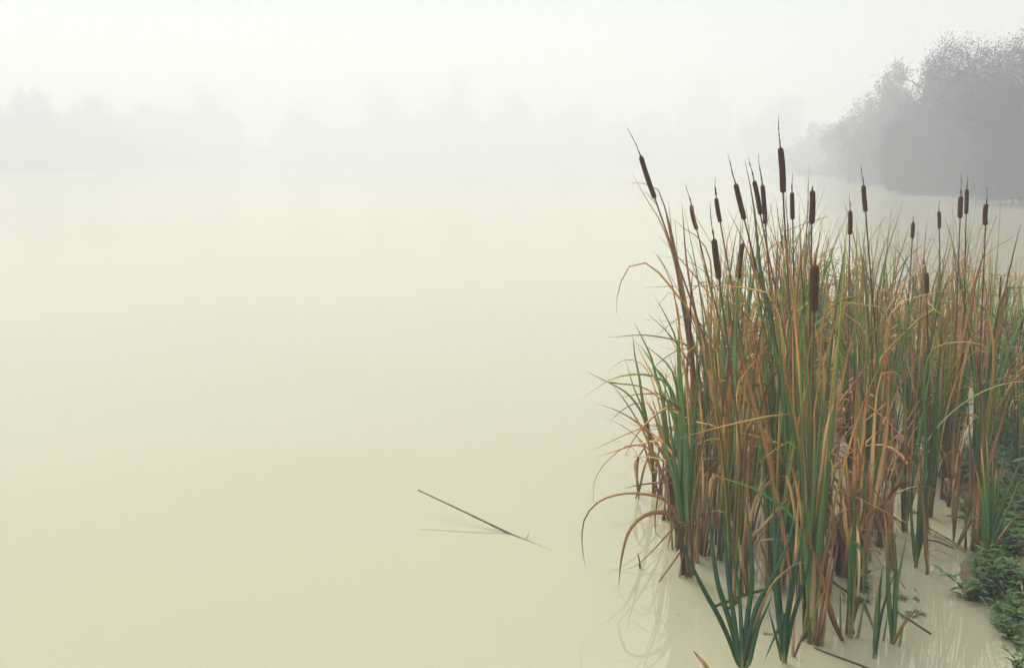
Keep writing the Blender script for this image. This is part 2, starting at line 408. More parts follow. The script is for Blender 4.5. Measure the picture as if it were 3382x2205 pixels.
for i, (px, D, hp) in enumerate([(3420, 46, 120), (3290, 52, 110), (3180, 58, 100), (3080, 66, 95), (2980, 78, 80), (2900, 92, 70), (2820, 108, 60), (2740, 125, 50)]):
    base_px = H / 2 + F * math.tan(math.atan(CAMZ / D) - PITCH)
    px_tree('low willow scrub overhanging the water along the foot of the right bank trees', px, base_px - hp, D, 260, 7000, .07 * D / 46, 'scrub at the foot of the right bank', cat='bush', seed=140 + i, low=0.0)
FG = 'trees fading into fog on the far shore'
FAR = [('broad misty treetop above the gap beside the right bank', 2560, 300, 240, 290), ('tall narrow tree almost lost in fog above the leaning seed head', 2310, 225, 290, 250),
       ('low misty tree left of the tall narrow one', 2120, 360, 285, 300), ('low faint tree between two taller ones on the far shore', 1900, 330, 285, 260),
       ('faint pointed tree near the middle of the far shore', 1680, 290, 285, 230), ('tallest faint tree near the middle of the far shore', 1510, 225, 285, 210),
       ('wide faint round tree left of the tallest far one', 1290, 255, 285, 360), ('low broad faint tree right of the gap in the far treeline', 1040, 330, 280, 360),
       ('hazy round tree left of the gap in the far treeline', 700, 262, 255, 290), ('low hazy tree between the round tree and the grey wood', 520, 330, 235, 300),
       ('grey tree on the inner side of the left wood', 340, 310, 205, 360), ('greyest broad tree at the left edge of the photo', 120, 295, 182, 420)]
for i, (lb, px, top, D, wp) in enumerate(FAR):
    px_tree(lb, px, top, D, wp, 8000, 0.42, FG, seed=20 + i, low=0.0)
    # low scrub joins the trunks
for i, px in enumerate(range(60, 2700, 190)):
    D = 178 + 12 * (px > 200) + 90 * min(1, max(0, (px - 250) / 450))
    px_tree('faint low scrub in a continuous band at the foot of the far trees', px, 440 + (i * 37) % 40, D, 300, 3000, 0.3,
            'scrub along the far shore', cat='bush', seed=50 + i, low=0.0)
# unseen tall trees added beside and behind the camera to shade the shallows
for i, (x, y, h_, w_) in enumerate([(6.4, 4.3, 9, 5.6), (5.5, -2.0, 10, 7), (1.0, -6.0, 11, 8), (12.5, 14.0, 10, 8), (-4.8, -5.0, 10, 7)]):
    tree('tree', 'unseen tall willow beside the camera, added to shade the shallows', x, y, h_, w_, 14000, .12,
         [(0, 0.5, 0.36), (0, 0.78, 0.24), (-.4, .35, .28), (.4, .35, .28), (0, .25, .3)], 'unseen shade willows beside the camera', .4, 0.1, 'tree', 90 + i)
# ------------------------------------------------------------------ cattails
def local(me_data, origin):
    v, q, uv = me_data; return v - np.asarray(origin, float), q, uv
def drawn_leaf(root, origin, pts, Y0, Y1, w, mat, yaw=0.35, npt=22, taper=0.55, squeeze=0.0, seed=0, wf=1.45):
    """a leaf whose course was read off the photograph; it stands at its own distance Y0 (root) to Y1 (tip). pts run root -> tip"""
    n = len(pts); ys = np.linspace(0, 1, n) ** 1.3
    P = [atY(px, py, Y0 + (Y1 - Y0) * k) for (px, py), k in zip(pts, ys)]
    P[0] = np.array((P[0][0], P[0][1], P[0][2]))
    P = smooth_path(P, npt)
    r = np.random.default_rng(seed + 5)
    u = np.linspace(0, 1, npt)
    ang = yaw * np.sin(u * r.uniform(3, 7) + r.uniform(0, 6))
    T = tangents(P); V = unit(np.array((0, 0, CAMZ)) - P)      # broad side roughly towards the open water and camera bank
    N = unit(V - T * (V * T).sum(1)[:, None]); S = np.cross(T, N)
    N = N * np.cos(ang)[:, None] + S * np.sin(ang)[:, None]
    wd = blade_w(npt, min(w * wf, .0235), taper)
    if squeeze: wd = wd * (1 - squeeze * np.exp(-((u - 0.35) / 0.2) ** 2))
    d = blade(P, wd, N)
    return obj('leaf', npmesh('leaf', *local(d, origin)[:2], M[mat], d[2]), root)
def grown_leaf(L, az, lean, curl, w, r, kink=None, kink_a=0.0, foot=(0, 0), npt=20, side=0.0, stub=1.0):
    """a leaf grown from its foot: leans, curls over, may be snapped at kink. returns mesh data in plant space"""
    s = np.linspace(0, L, npt + 1); u = s / L
    th = lean * (0.35 + 0.65 * u) + curl * u ** 2.6
    th = th + r.uniform(.015, .06) * np.sin(u * r.uniform(5, 14) + r.uniform(0, 6)) * u
    if r.uniform() < .35: th = th + r.choice([-1, 1]) * r.uniform(.2, .8) / (1 + np.exp(-(u - r.uniform(.75, .95)) * 50))
    if kink is not None:
        th = th + kink_a / (1 + np.exp(-(u - kink) * 60))
    sw = side * u ** 1.5
    ds = L / npt
    dx = np.sin(th) * ds; dz = np.cos(th) * ds
    P = np.zeros((npt + 1, 3)); P[:, 0] = foot[0]; P[:, 1] = foot[1]; P[0, 2] = -0.06
    a = az + sw
    P[1:, 0] += np.cumsum((dx * np.cos(a))[1:]); P[1:, 1] += np.cumsum((dx * np.sin(a))[1:]); P[1:, 2] = -0.06 + np.cumsum(dz[1:])
    T = tangents(P)
    tw = r.uniform(0, 6.28) * 0.15 + r.uniform(-1.6, 1.6) * u
    A = np.array((math.cos(az), math.sin(az), 0)); B = unit(np.cross(T, np.tile(A, (len(P), 1))) + 1e-6)
    # start broad side across the fan, twist on the way up
    C = unit(np.cross(T, B)); N = C * np.cos(tw)[:, None] + B * np.sin(tw)[:, None]
    wd = blade_w(npt + 1, w, r.uniform(0.35, 0.6), point=0.0 if stub == 1 else 0.6)
    return blade(P, wd, N)
def sheath_data(h, r0, r, lean=0.0, az=0.0, foot=(0, 0)):
    zs = np.linspace(-0.08, h, 8); u = np.linspace(0, 1, 8)
    P = np.stack([foot[0] + lean * zs * math.cos(az), foot[1] + lean * zs * math.sin(az), zs], 1)
    return tube(P, r0 * (1 - 0.8 * u ** 1.4) * (1 + 0.06 * np.sin(u * 11 + r.uniform(0, 6))), 7)

# a few kinds of leafy shoot; every leaf and sheath is its own mesh and is copied with its plant
PROTO = {}
def make_proto(kind, k):
    r = np.random.default_rng(hash((kind == 'g', kind == 'm', kind == 'd', kind == 'b')) % 97 + k * 13 if False else {'g': 0, 'm': 1, 'd': 2, 'b': 3}[kind] * 40 + k)
    ld = []
    fan = r.uniform(0, 3.14)
    if kind == 'g': n, mats, p = r.integers(9, 14), ['green', 'olive', 'tan', 'dark'], [.64, .22, .11, .03]
    elif kind == 'm': n, mats, p = r.integers(9, 14), ['green', 'olive', 'tan', 'rust'], [.38, .38, .18, .06]
    elif kind == 'd': n, mats, p = r.integers(7, 10), ['tan', 'rust', 'pale', 'olive'], [.45, .25, .18, .12]
    else: n, mats, p = r.integers(9, 14), ['tan', 'rust', 'pale', 'sheath'], [.42, .18, .2, .2]
    for j in range(n):
        az = fan + (math.pi if j % 2 else 0) + r.normal(0, 0.45)
        m = str(r.choice(mats, p=p))
        ft = (0.012 * math.cos(az), 0.012 * math.sin(az))
        if kind == 'b':        # broken litter of old leaves hanging low
            if r.uniform() < .55:   # arched right over
                ld.append((grown_leaf(r.uniform(.35, .95), az, r.uniform(.1, .55), r.uniform(1.0, 2.4), r.uniform(.012, .022), r, None, 0, ft, 16, r.normal(0, .5), stub=r.choice([0, 1])), m))
            else:                   # snapped
                ld.append((grown_leaf(r.uniform(.4, 1.1), az, r.uniform(0.05, 0.5), r.uniform(0, 0.5), r.uniform(.012, .022), r, r.uniform(.3, .75), r.uniform(0.8, 2.3), ft, 16, r.normal(0, .5), stub=r.choice([0, 1])), m))
            continue
        L = r.uniform(0.5, 1.0) * (2.0 if kind != 'd' else 1.7)
        lean = abs(r.normal(0.04, 0.10)); curl = abs(r.normal(0.0, 0.24)); kk = None; ka = 0
        q = r.uniform()
        if q < 0.13: curl = r.uniform(0.5, 1.5)
        elif q < {'g': .32, 'm': .5, 'd': .75}[kind]: kk, ka = r.uniform(.6, .93), r.uniform(0.9, 2.4)
        ld.append((grown_leaf(L, az, lean, curl, r.uniform(.011, .0225), r, kk, ka, ft, 18, r.normal(0, .6)), m))
    me = [npmesh('leaf', d[0], d[1], M[m], d[2]) for d, m in ld]
    sh = []
    for j in range({'g': 1, 'm': 2, 'd': 3, 'b': 3}[kind]):
        a = r.uniform(0, 6.28); f = (0.03 * j * math.cos(a), 0.03 * j * math.sin(a))
        d = sheath_data(r.uniform(.25, .7), r.uniform(.007, .0125), r, r.uniform(0, .12), a, f)
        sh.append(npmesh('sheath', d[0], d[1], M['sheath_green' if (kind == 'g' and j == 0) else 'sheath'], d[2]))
    PROTO[(kind, k)] = (me, sh)
NK = {'g': 10, 'm': 10, 'd': 7, 'b': 8}
for kd, c in NK.items():
    for k in range(c): make_proto(kd, k)
def template(kind, k):
    """first plant of a kind: an Empty with leaves and sheath parented; kept out of sight only until it is planted"""
    root = empty('cattail', (0, 0, 0))
    for me in PROTO[(kind, k)][0]: obj('leaf', me, root)
    for me in PROTO[(kind, k)][1]: obj('sheath', me, root)
    return root
TPL = {}
def plant(kind, k, x, y, label, group, s=(1, 1, 1), rz=0.0, tilt=(0, 0)):
    if (kind, k) not in TPL:
        root = TPL[(kind, k)] = template(kind, k)
    else:
        src = TPL[(kind, k)]; root = src.copy(); col.objects.link(root)
        for ch in src.children:
            c = ch.copy(); c.parent = root; col.objects.link(c)
    root.location = (x, y, 0); root.scale = s; root.rotation_mode = 'XYZ'
    root.rotation_euler = (tilt[1], tilt[0], rz)
    return tag(root, label, 'cattail', group)

# ---- cattails that carry a brown seed head: (label, tip, head top, head foot, width px, root px x, distance, leaves)
HEADS = [
 ('leftmost seed head cattail, long dark head leaning far out over open water', (2074, 420), (2115, 512), (2164, 658), 16.5, 2300, 4.75),
 ('small brown cattail head just right of the leaning leftmost one', (2265, 605), (2283, 677), (2302, 760), 14, 2350, 5.2),
 ('brown cattail head with a thin pale spike, wrapped at its foot by a tan leaf', (2361, 582), (2365, 653), (2379, 735), 15, 2400, 5.1),
 ('dark cattail head low in the left half, half hidden behind green blades', (2341, 667), (2358, 787), (2375, 922), 21, 2420, 4.3),
 ('large brown cattail head leaning left on a bare stem between two shorter heads', (2401, 507), (2429, 605), (2459, 727), 18, 2555, 4.7),
 ('low brown cattail head leaning right with no spike, behind tan leaves', (2456, 790), (2453, 802), (2439, 922), 17, 2430, 4.7),
 ('small slim low cattail head below the large left-leaning one', (2480, 800), (2484, 839), (2497, 920), 12.5, 2530, 5.5),
 ('cattail head half covered by a tan blade, left one of a close pair', (2473, 518), (2490, 595), (2512, 711), 16, 2560, 4.9),
 ('long dark cattail head, right one of a close pair', (2504, 505), (2518, 608), (2528, 742), 16, 2580, 4.85),
 ('tallest cattail in the bed, long upright brown head with a ragged spike', (2569, 377), (2577, 485), (2586, 639), 20.5, 2625, 4.5),
 ('cattail head crossed by a yellow folded leaf beside the tallest one', (2616, 567), (2616, 634), (2618, 727), 15, 2645, 5.3),
 ('straight upright cattail head with only a stub of spike, right of the tallest', (2682, 609), (2683, 627), (2681, 742), 19, 2672, 4.6),
 ('fattest and nearest cattail head, dark brown in front of the green blades', (2693, 840), (2691, 872), (2688, 1030), 31, 2660, 3.95),
 ('slim upright cattail head over the low middle of the bed', (2807, 640), (2807, 694), (2806, 776), 15, 2805, 5.4),
 ('tall slim cattail head above the dip in the bed, spike darkened halfway', (2845, 543), (2852, 610), (2859, 701), 15.5, 2880, 5.2),
 ('smallest cattail head, short and stubby on a tall thin stalk', (3018, 706), (3016, 734), (3013, 787), 13, 3000, 6.2),
 ('little cattail head partly hidden by a rusty leaf tip', (3101, 660), (3101, 697), (3102, 755), 12, 3105, 6.6),
 ('dark cattail head with a knobbly black spike, left of the far right pair', (3174, 576), (3174, 647), (3171, 721), 16, 3112, 5.7),
 ('paler brown cattail head, right of the far right pair', (3197, 577), (3193, 623), (3191, 708), 13.5, 3150, 6.0),
 ('rightmost cattail head, narrow and upright with a dark spike', (3261, 616), (3258, 672), (3255, 745), 15.5, 3228, 5.7),
 ('low dark cattail head among the green leaves of the right half', (3051, 832), (3058, 899), (3060, 969), 16.5, 3070, 5.4),
]
for i, (lb, tip, top, bot, wpx, rx, Y) in enumerate(HEADS):
    r = np.random.default_rng(300 + i)
    a = ray(W / 2, 1102); # root on the water at distance Y
    gy_px = H / 2 + F * math.tan(math.atan(CAMZ / Y) - PITCH)
    o = np.array(ground(rx, gy_px)); Y = o[1]
    root = empty('cattail', tuple(o)); tag(root, lb, 'cattail', 'cattails with brown seed heads')
    dy = r.uniform(-0.12, 0.05)
    B = atY(*bot, Y + dy); Tp = atY(*top, Y + dy * 1.05); Sp = atY(*tip, Y + dy * 1.1)
    ax = unit((Tp - B)[None])[0]
    mid = B - ax * (B[2] * 0.5); low = np.array((o[0], o[1], B[2] * 0.22))
    low[:2] += (B - o)[:2] * 0.08
    P = smooth_path([o - (0, 0, .08), low, (low + mid) / 2 * 1.0, mid, B], 26) - o
    st = tube(P, np.linspace(0.0075, 0.0036, 26), 6)
    stem = obj('stem', npmesh('stem', st[0], st[1], M['stem'], st[2]), root)
    rad = wpx / F * (Y / math.cos(PITCH)) * 0.5 * 0.985
    n = 22; u = np.linspace(0, 1, n)
    prof = np.minimum(1, np.sqrt(np.clip(u / 0.05, 0, 1))) * np.minimum(1, np.sqrt(np.clip((1 - u) / 0.06, 0, 1)))
    prof = np.maximum(prof * (1 - 0.10 * np.abs(u - 0.45)) * (1 + 0.02 * np.sin(u * 17 + i)), 0.12)
    bend = np.array((1, 0, 0)) * r.normal(0, 0.003)
    HP = B + (Tp - B) * u[:, None] + bend * np.sin(u * 3.14)[:, None] - o
    hd = tube(HP, rad * prof, 14)
    obj('seed_head', npmesh('seed_head', hd[0], hd[1], M['velvet'], hd[2]), stem)
    n = 16; u = np.linspace(0, 1, n)
    SP = Tp + (Sp - Tp) * u[:, None] - o - ax * 0.004
    SP[:, 0] += 0.004 * np.sin(u * 5 + i) * u
    sr = (0.0032 - 0.0024 * u) * (1 + 0.55 * np.clip(r.normal(0, 1, n), -0.6, 2) * (u > .15) * (u < .75))
    if (tip[1] - top[1]) > -30: sr *= 1.3
    sd_ = tube(SP, np.maximum(sr, 0.0007), 6)
    obj('spike', npmesh('spike', sd_[0], sd_[1], M['spike'], sd_[2]), stem)
    lean_px = bot[0] - rx
    fan = r.uniform(-0.6, 0.6)
    lz = math.atan2(lean_px / F * Y, B[2])
    for j in range(r.integers(7, 11) if i else 3):
        az = fan + (math.pi if j % 2 else 0) + r.normal(0, .4)
        d = grown_leaf(B[2] * (r.uniform(0.75, 1.14) if i else r.uniform(.7, .95)), az, abs(r.normal(0.05, .06)) * (i > 0), abs(r.normal(0, .20)), r.uniform(.014, .022), r,
                       *((r.uniform(.7, .93), r.uniform(.6, 2.2)) if (i > 1 and r.uniform() < .33) else (None, 0)), (0.01 * math.cos(az), 0.01 * math.sin(az)), 18)
        # the leaves lean the way their stem does
        v = d[0]; z = np.clip(v[:, 2], 0, None); v[:, 0] += (B[0] - o[0]) * (z / B[2]) ** 1.6 * 0.9
        obj('leaf', npmesh('leaf', v, d[1], M[str(r.choice(['green', 'olive', 'tan'], p=[.38, .37, .25]))], d[2]), root)
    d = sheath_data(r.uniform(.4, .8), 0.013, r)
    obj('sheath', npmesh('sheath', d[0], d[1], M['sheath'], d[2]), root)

# ---- shoots whose leaves can be told apart in the photograph
def drawn_plant(label, base, leaves, group=None, sheaths=1, name='cattail', cat='cattail', sh_h=0.35, sh_r=0.013, green=False, z=0.0):
    o = np.array(ground(*base, z)); Y = o[1]; root = empty(name, tuple(o)); tag(root, label, cat, group)
    sp_ = 5 if group == 'fresh green shoots standing apart in the shallow water' else 20
    for i, (mat, w, dY, pts) in enumerate(leaves):
        r = np.random.default_rng(int(base[0]) + i)
        pts = list(pts)[::-1]
        if pts[0][1] < base[1] - 12: pts = [(base[0] + r.uniform(-sp_, sp_), base[1] + 6 - r.uniform(0, sp_ - 5))] + pts
        drawn_leaf(root, o, pts, Y, Y + dY, w, mat, seed=int(base[0]) + i, taper=r.uniform(.35, .55), wf=1.45 if sp_ == 20 else 1.2)
    r = np.random.default_rng(int(base[1]))
    for j in range(sheaths * 2 if sheaths > 1 else sheaths):
        f = (r.uniform(-.045, .045), r.uniform(-.03, .03)) if j else (0, 0)
        d = sheath_data(sh_h * r.uniform(.5, 1.3), sh_r * r.uniform(.45, .8) * (1.2 if not j else 1), r, r.uniform(-.12, .12), 0, f)
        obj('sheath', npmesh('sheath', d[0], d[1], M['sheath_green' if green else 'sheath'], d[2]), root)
    return root
EG = 'shoots on the left edge of the reed bed'
drawn_plant('leftmost rooted shoot, thin yellow-green blades with one arching far out left', (2162, 1630), [
  ('olive', .011, -.25, [(1926, 1221), (1996, 1256), (2054, 1286), (2089, 1317), (2120, 1364), (2137, 1414), (2147, 1460), (2155, 1520)]),
  ('green', .011, 0, [(2064, 1178), (2089, 1267), (2120, 1344), (2139, 1414), (2148, 1500)]),
  ('olive', .013, .1, [(2079, 1099), (2091, 1116), (2096, 1171), (2112, 1248), (2123, 1325), (2143, 1422), (2155, 1500)]),
  ('tan', .012, 0, [(2100, 1450), (2125, 1470), (2148, 1540)]), ('rust', .012, .1, [(2196, 1452), (2170, 1510), (2165, 1570)]),
  ('tan', .010, -.1, [(2128, 1480), (2098, 1530), (2104, 1580), (2112, 1628)])], EG, 2, sh_h=.25)
drawn_plant('brown withered shoot standing in open water left of the bed', (2109, 1643), [
  ('rust', .009, 0, [(2150, 1462), (2142, 1500), (2124, 1560), (2113, 1610)]), ('tan', .010, 0, [(2133, 1470), (2110, 1510), (2104, 1570), (2107, 1620)])], EG, 1, sh_h=.08, sh_r=.007)
drawn_plant('edge shoot with a pale green blade arched over to the left', (2212, 1712), [
  ('green', .012, -.3, [(1917, 1321), (1957, 1290), (2007, 1257), (2058, 1240), (2112, 1235), (2158, 1242), (2197, 1262), (2222, 1300), (2232, 1400), (2225, 1520)]),
  ('green', .020, .05, [(2093, 1062), (2120, 1113), (2150, 1178), (2166, 1240), (2190, 1330), (2205, 1480)]),
  ('tan', .017, -.2, [(2060, 1512), (2096, 1445), (2131, 1402), (2166, 1368), (2205, 1346), (2232, 1352), (2245, 1400), (2235, 1520)]),
  ('tan', .009, -.1, [(2008, 1232), (2035, 1201), (2065, 1188), (2096, 1190), (2127, 1209), (2155, 1260), (2190, 1400)]),
  ('rust', .013, .1, [(2187, 1300), (2192, 1400), (2203, 1500), (2208, 1600)])], EG, 3, sh_h=.4)
drawn_plant('edge shoot with a brown drooping blade hooked down to the water', (2250, 1815), [
  ('green', .02, .1, [(2120, 1128), (2150, 1155), (2201, 1198), (2225, 1240), (2245, 1350), (2250, 1560)]),
  ('green', .021, .1, [(2106, 1143), (2131, 1194), (2162, 1248), (2185, 1294), (2212, 1344), (2236, 1430), (2248, 1600)]),
  ('rust', .018, -.1, [(2156, 1286), (2189, 1310), (2228, 1337), (2266, 1368), (2290, 1410), (2295, 1500), (2275, 1650)]),
  ('tan', .0045, -.2, [(1962, 1667), (1959, 1611), (1978, 1555), (2020, 1508), (2065, 1474), (2110, 1470), (2170, 1500), (2225, 1600)]),
  ('rust', .009, -.1, [(2216, 1771), (2184, 1777), (2165, 1758), (2164, 1704), (2174, 1634), (2188, 1564), (2204, 1530), (2225, 1560), (2245, 1650)]),
  ('green', .02, 0, [(2222, 973), (2239, 1016), (2243, 1074), (2240, 1200), (2250, 1400)])], EG, 3, sh_h=.45)
drawn_plant('front left shoot with a long dead blade arched out over the water', (2268, 1903), [
  ('rust', .010, -.3, [(1935, 1876), (1924, 1816), (1922, 1760), (1934, 1704), (1969, 1662), (2001, 1643), (2043, 1632), (2090, 1627), (2137, 1632), (2179, 1641), (2212, 1665), (2240, 1730)]),
  ('tan', .015, -.3, [(2043, 1945), (2046, 1900), (2055, 1830), (2074, 1760), (2104, 1718), (2142, 1695), (2179, 1690), (2212, 1700), (2245, 1760)]),
  ('rust', .006, -.1, [(2062, 1879), (2100, 1868), (2137, 1835), (2170, 1802), (2216, 1751), (2250, 1720), (2265, 1760)]),
  ('green', .027, .1, [(2160, 977), (2189, 1024), (2212, 1070), (2236, 1132), (2250, 1250), (2260, 1400), (2268, 1650)]),
  ('green', .027, .15, [(2300, 1050), (2302, 1250), (2290, 1450), (2275, 1700)]), ('green', .024, .1, [(2196, 1280), (2213, 1400), (2232, 1550), (2255, 1720)]),
  ('green', .026, .0, [(2240, 1270), (2262, 1400), (2272, 1550), (2270, 1720)]), ('olive', .02, .0, [(2330, 1440), (2308, 1560), (2285, 1700)]),
  ('green', .022, .2, [(2150, 1300), (2180, 1400), (2205, 1500), (2240, 1640)])], EG, 2, sh_h=.4, sh_r=.010)
drawn_plant('shoot behind the left edge with a thin blade looping over to the left', (2400, 1700), [
  ('pale', .012, -.1, [(2036, 1043), (2036, 997), (2046, 946), (2062, 900), (2070, 887), (2093, 872), (2132, 868), (2160, 882), (2186, 914), (2217, 949), (2251, 993), (2282, 1031), (2301, 1070), (2313, 1132), (2332, 1209), (2359, 1286), (2378, 1344), (2394, 1450)]),
  ('rust', .012, -.1, [(2005, 1112), (2054, 1111), (2112, 1105), (2150, 1109), (2205, 1116), (2251, 1132), (2297, 1160), (2340, 1250), (2380, 1400)]),
  ('tan', .008, 0, [(2164, 1038), (2180, 1000), (2208, 966), (2240, 975), (2300, 1080), (2360, 1250)]),
  ('green', .009, 0, [(2156, 1120), (2190, 1090), (2240, 1050), (2290, 1045), (2340, 1120), (2380, 1300)]),
  ('tan', .02, .1, [(2250, 668), (2256, 720), (2260, 780), (2268, 870), (2290, 1000), (2330, 1200), (2380, 1450)])], EG, 2)
drawn_plant('shoot beside the leaning head with two crossed leaf tips', (2310, 1650), [
  ('tan', .013, -.1, [(2070, 604), (2112, 604), (2145, 610), (2172, 625), (2200, 700), (2235, 850), (2280, 1100), (2300, 1350)]),
  ('olive', .012, -.05, [(2088, 572), (2130, 650), (2175, 720), (2215, 820), (2245, 950), (2285, 1200), (2305, 1400)]),
  ('tan', .011, 0, [(2094, 668), (2112, 645), (2130, 634), (2160, 660), (2200, 760), (2250, 950), (2295, 1250)]),
  ('tan', .021, 0, [(2176, 630), (2195, 680), (2210, 760), (2235, 880), (2270, 1100), (2300, 1350)]),
  ('rust', .012, .05, [(2222, 722), (2260, 755), (2320, 800), (2350, 900), (2340, 1200), (2315, 1450)])], EG, 2)
drawn_plant('bare broken stalk leaning left beside the leaning seed head', (2320, 1660), [('stem', .010, -.05, [(2208, 661), (2215, 735), (2226, 830), (2245, 960), (2290, 1250)])], EG, 1)
CG = 'shoots with large front blades in the reed bed'
drawn_plant('shoot with a broad rusty blade slanting down across the green ones', (2610, 1960), [
  ('rust', .019, -.2, [(2528, 1120), (2477, 1055), (2442, 1016), (2415, 990), (2402, 1010), (2420, 1080), (2480, 1300), (2560, 1600)]), ('green', .021, 0, [(2560, 1010), (2580, 1200), (2600, 1500)]),
  ('olive', .02, .1, [(2660, 1180), (2650, 1400), (2630, 1650)])], CG, 3)
drawn_plant('shoot with a broad yellow blade slanting up to the right', (2705, 1960), [
  ('olive', .020, -.1, [(2914, 1151), (2864, 1209), (2817, 1271), (2767, 1337), (2732, 1422), (2709, 1520)]), ('green', .024, 0, [(2640, 1290), (2660, 1450), (2690, 1700)]),
  ('green', .024, 0, [(2742, 1500), (2730, 1600), (2712, 1750)]), ('olive', .022, .05, [(2720, 1180), (2718, 1400), (2708, 1700)])], CG, 3)
drawn_plant('shoot with a bleached blade folded over at the top', (2862, 1850), [
  ('pale', .022, -.1, [(2935, 1262), (2934, 1232), (2922, 1218), (2908, 1248), (2896, 1306), (2890, 1380), (2880, 1550)]), ('pale', .02, -.15, [(2990, 1272), (2968, 1235), (2945, 1225), (2935, 1290), (2925, 1450), (2890, 1650)]),
  ('green', .02, .1, [(2830, 1100), (2840, 1400), (2855, 1650)])], CG, 2)
drawn_plant('shoot whose pale green blade arches level towards the right', (3065, 1760), [
  ('green', .013, -.1, [(3281, 1168), (3250, 1141), (3204, 1129), (3151, 1131), (3098, 1143), (3065, 1180), (3050, 1300), (3058, 1500)]), ('green', .016, 0, [(3110, 1050), (3095, 1300), (3075, 1550)])], CG, 2)
drawn_plant('tall shoot with a bright yellow blade bent near its tip', (3222, 1720), [
  ('olive', .014, 0, [(3243, 957), (3258, 1010), (3272, 1074), (3281, 1163), (3275, 1300), (3250, 1500)]), ('green', .03, .1, [(3240, 1160), (3245, 1300), (3235, 1500)]),
  ('tan', .017, -.1, [(3222, 1175), (3232, 1230), (3250, 1330), (3245, 1480), (3230, 1600)]), ('rust', .017, -.05, [(3357, 1265), (3325, 1340), (3304, 1411), (3282, 1482), (3250, 1600)]),
  ('olive', .014, -.1, [(3384, 1192), (3328, 1240), (3280, 1285), (3255, 1380), (3235, 1550)])], CG, 3, sh_r=.016, sh_h=.6)
drawn_plant('broad green shoot with a pale blade crossing in front of brown stalks', (2680, 2124), [
  ('green', .011, -.1, [(2336, 1564), (2391, 1579), (2482, 1609), (2536, 1641), (2582, 1673), (2620, 1712), (2655, 1800), (2672, 1950)]),
  ('green', .026, .1, [(2640, 1200), (2650, 1400), (2665, 1650), (2678, 1900)]), ('green', .026, .1, [(2735, 1450), (2715, 1650), (2695, 1850)]),
  ('olive', .02, .1, [(2600, 1480), (2640, 1650), (2665, 1850)]), ('green', .024, .2, [(2690, 1350), (2690, 1600), (2685, 1850)]),
  ('pale', .020, -.1, [(2659, 1745), (2677, 1800), (2690, 1850), (2682, 2000)])], CG, 3, sh_h=.5, sh_r=.013)
drawn_plant('dead shoot with a long pale blade leaning down to the right', (2779, 2114), [
  ('tan', .018, -.02, [(2650, 1690), (2659, 1745), (2677, 1800), (2704, 1877), (2727, 1954), (2754, 2050)])], CG, 0)
drawn_plant('dead shoot with a stiff tan blade rising to the right', (2452, 1962), [
  ('tan', .018, -.05, [(2625, 1622), (2600, 1650), (2573, 1677), (2513, 1745), (2482, 1777), (2462, 1850)]), ('tan', .017, .1, [(2552, 1541), (2523, 1595), (2495, 1654), (2478, 1720), (2460, 1830)]),
  ('pale', .012, -.1, [(2345, 1690), (2377, 1686), (2409, 1712), (2436, 1773), (2450, 1854)]), ('tan', .014, .05, [(2480, 1440), (2470, 1600), (2460, 1800)])], CG, 2, sh_h=.4)
drawn_plant('dead shoot with thin folded blades in front of the brown stalks', (2560, 1940), [
  ('tan', .012, -.05, [(2509, 1782), (2527, 1836), (2545, 1890)]), ('pale', .012, -.1, [(2605, 1784), (2560, 1780), (2525, 1784), (2510, 1800), (2535, 1880)]), ('pale', .013, .1, [(2590, 1800), (2575, 1850), (2570, 1900)])], CG, 2)
drawn_plant('green-gold shoot right of the big brown stalks, one pale blade curling over', (2806, 2100), [
  ('green', .022, .1, [(2818, 1580), (2822, 1750), (2815, 1900), (2808, 2000)]), ('green', .013, -.05, [(2850, 1965), (2853, 1900), (2852, 1836), (2836, 1802), (2813, 1786), (2806, 1850), (2806, 1980)]),
  ('olive', .020, 0, [(2780, 1600), (2800, 1780), (2815, 1920)]), ('olive', .014, 0, [(2900, 2120), (2880, 2060), (2845, 1975), (2830, 1990), (2812, 2060)])], CG, 2, green=True)
drawn_plant('tall rusty blade leaning right over a green shoot by the puddle', (2937, 1890), [
  ('rust', .020, -.05, [(2998, 1440), (2992, 1510), (2975, 1565), (2950, 1636), (2938, 1695), (2938, 1790)]), ('green', .018, 0, [(2960, 1500), (2945, 1650), (2940, 1780)])], CG, 1)
FGR = 'fresh green shoots standing apart in the shallow water'
drawn_plant('nearest fresh shoot, a deep green fan of blades rising from the bottom frame edge', (2452, 2203), [
  ('dark', .0155, .15, [(2202, 1690), (2235, 1760), (2286, 1868), (2328, 1952), (2370, 2027), (2408, 2111), (2431, 2180)]),
  ('dark', .0175, .1, [(2334, 1564), (2339, 1650), (2350, 1773), (2368, 1909), (2391, 1991), (2418, 2081), (2438, 2180)]),
  ('dark', .016, .05, [(2386, 1627), (2393, 1727), (2398, 1827), (2409, 1931), (2423, 2031), (2442, 2170)]),
  ('dark', .014, 0, [(2395, 1761), (2418, 1827), (2436, 1909), (2445, 2000), (2450, 2120)]),
  ('dark', .0175, 0, [(2459, 1645), (2475, 1736), (2482, 1827), (2482, 1931), (2470, 2022), (2456, 2140)]),
  ('dark', .0165, -.05, [(2627, 1692), (2609, 1773), (2582, 1841), (2545, 1918), (2509, 1981), (2486, 2045), (2466, 2130)]),
  ('dark', .015, -.1, [(2556, 1955), (2527, 2018), (2504, 2068), (2486, 2136), (2474, 2190)]),
  ('tan', .011, -.1, [(2672, 1862), (2652, 1856), (2625, 1862), (2600, 1881), (2563, 1913), (2536, 1954), (2509, 2027), (2485, 2110)])], FGR, 1, sh_h=.1, green=True)
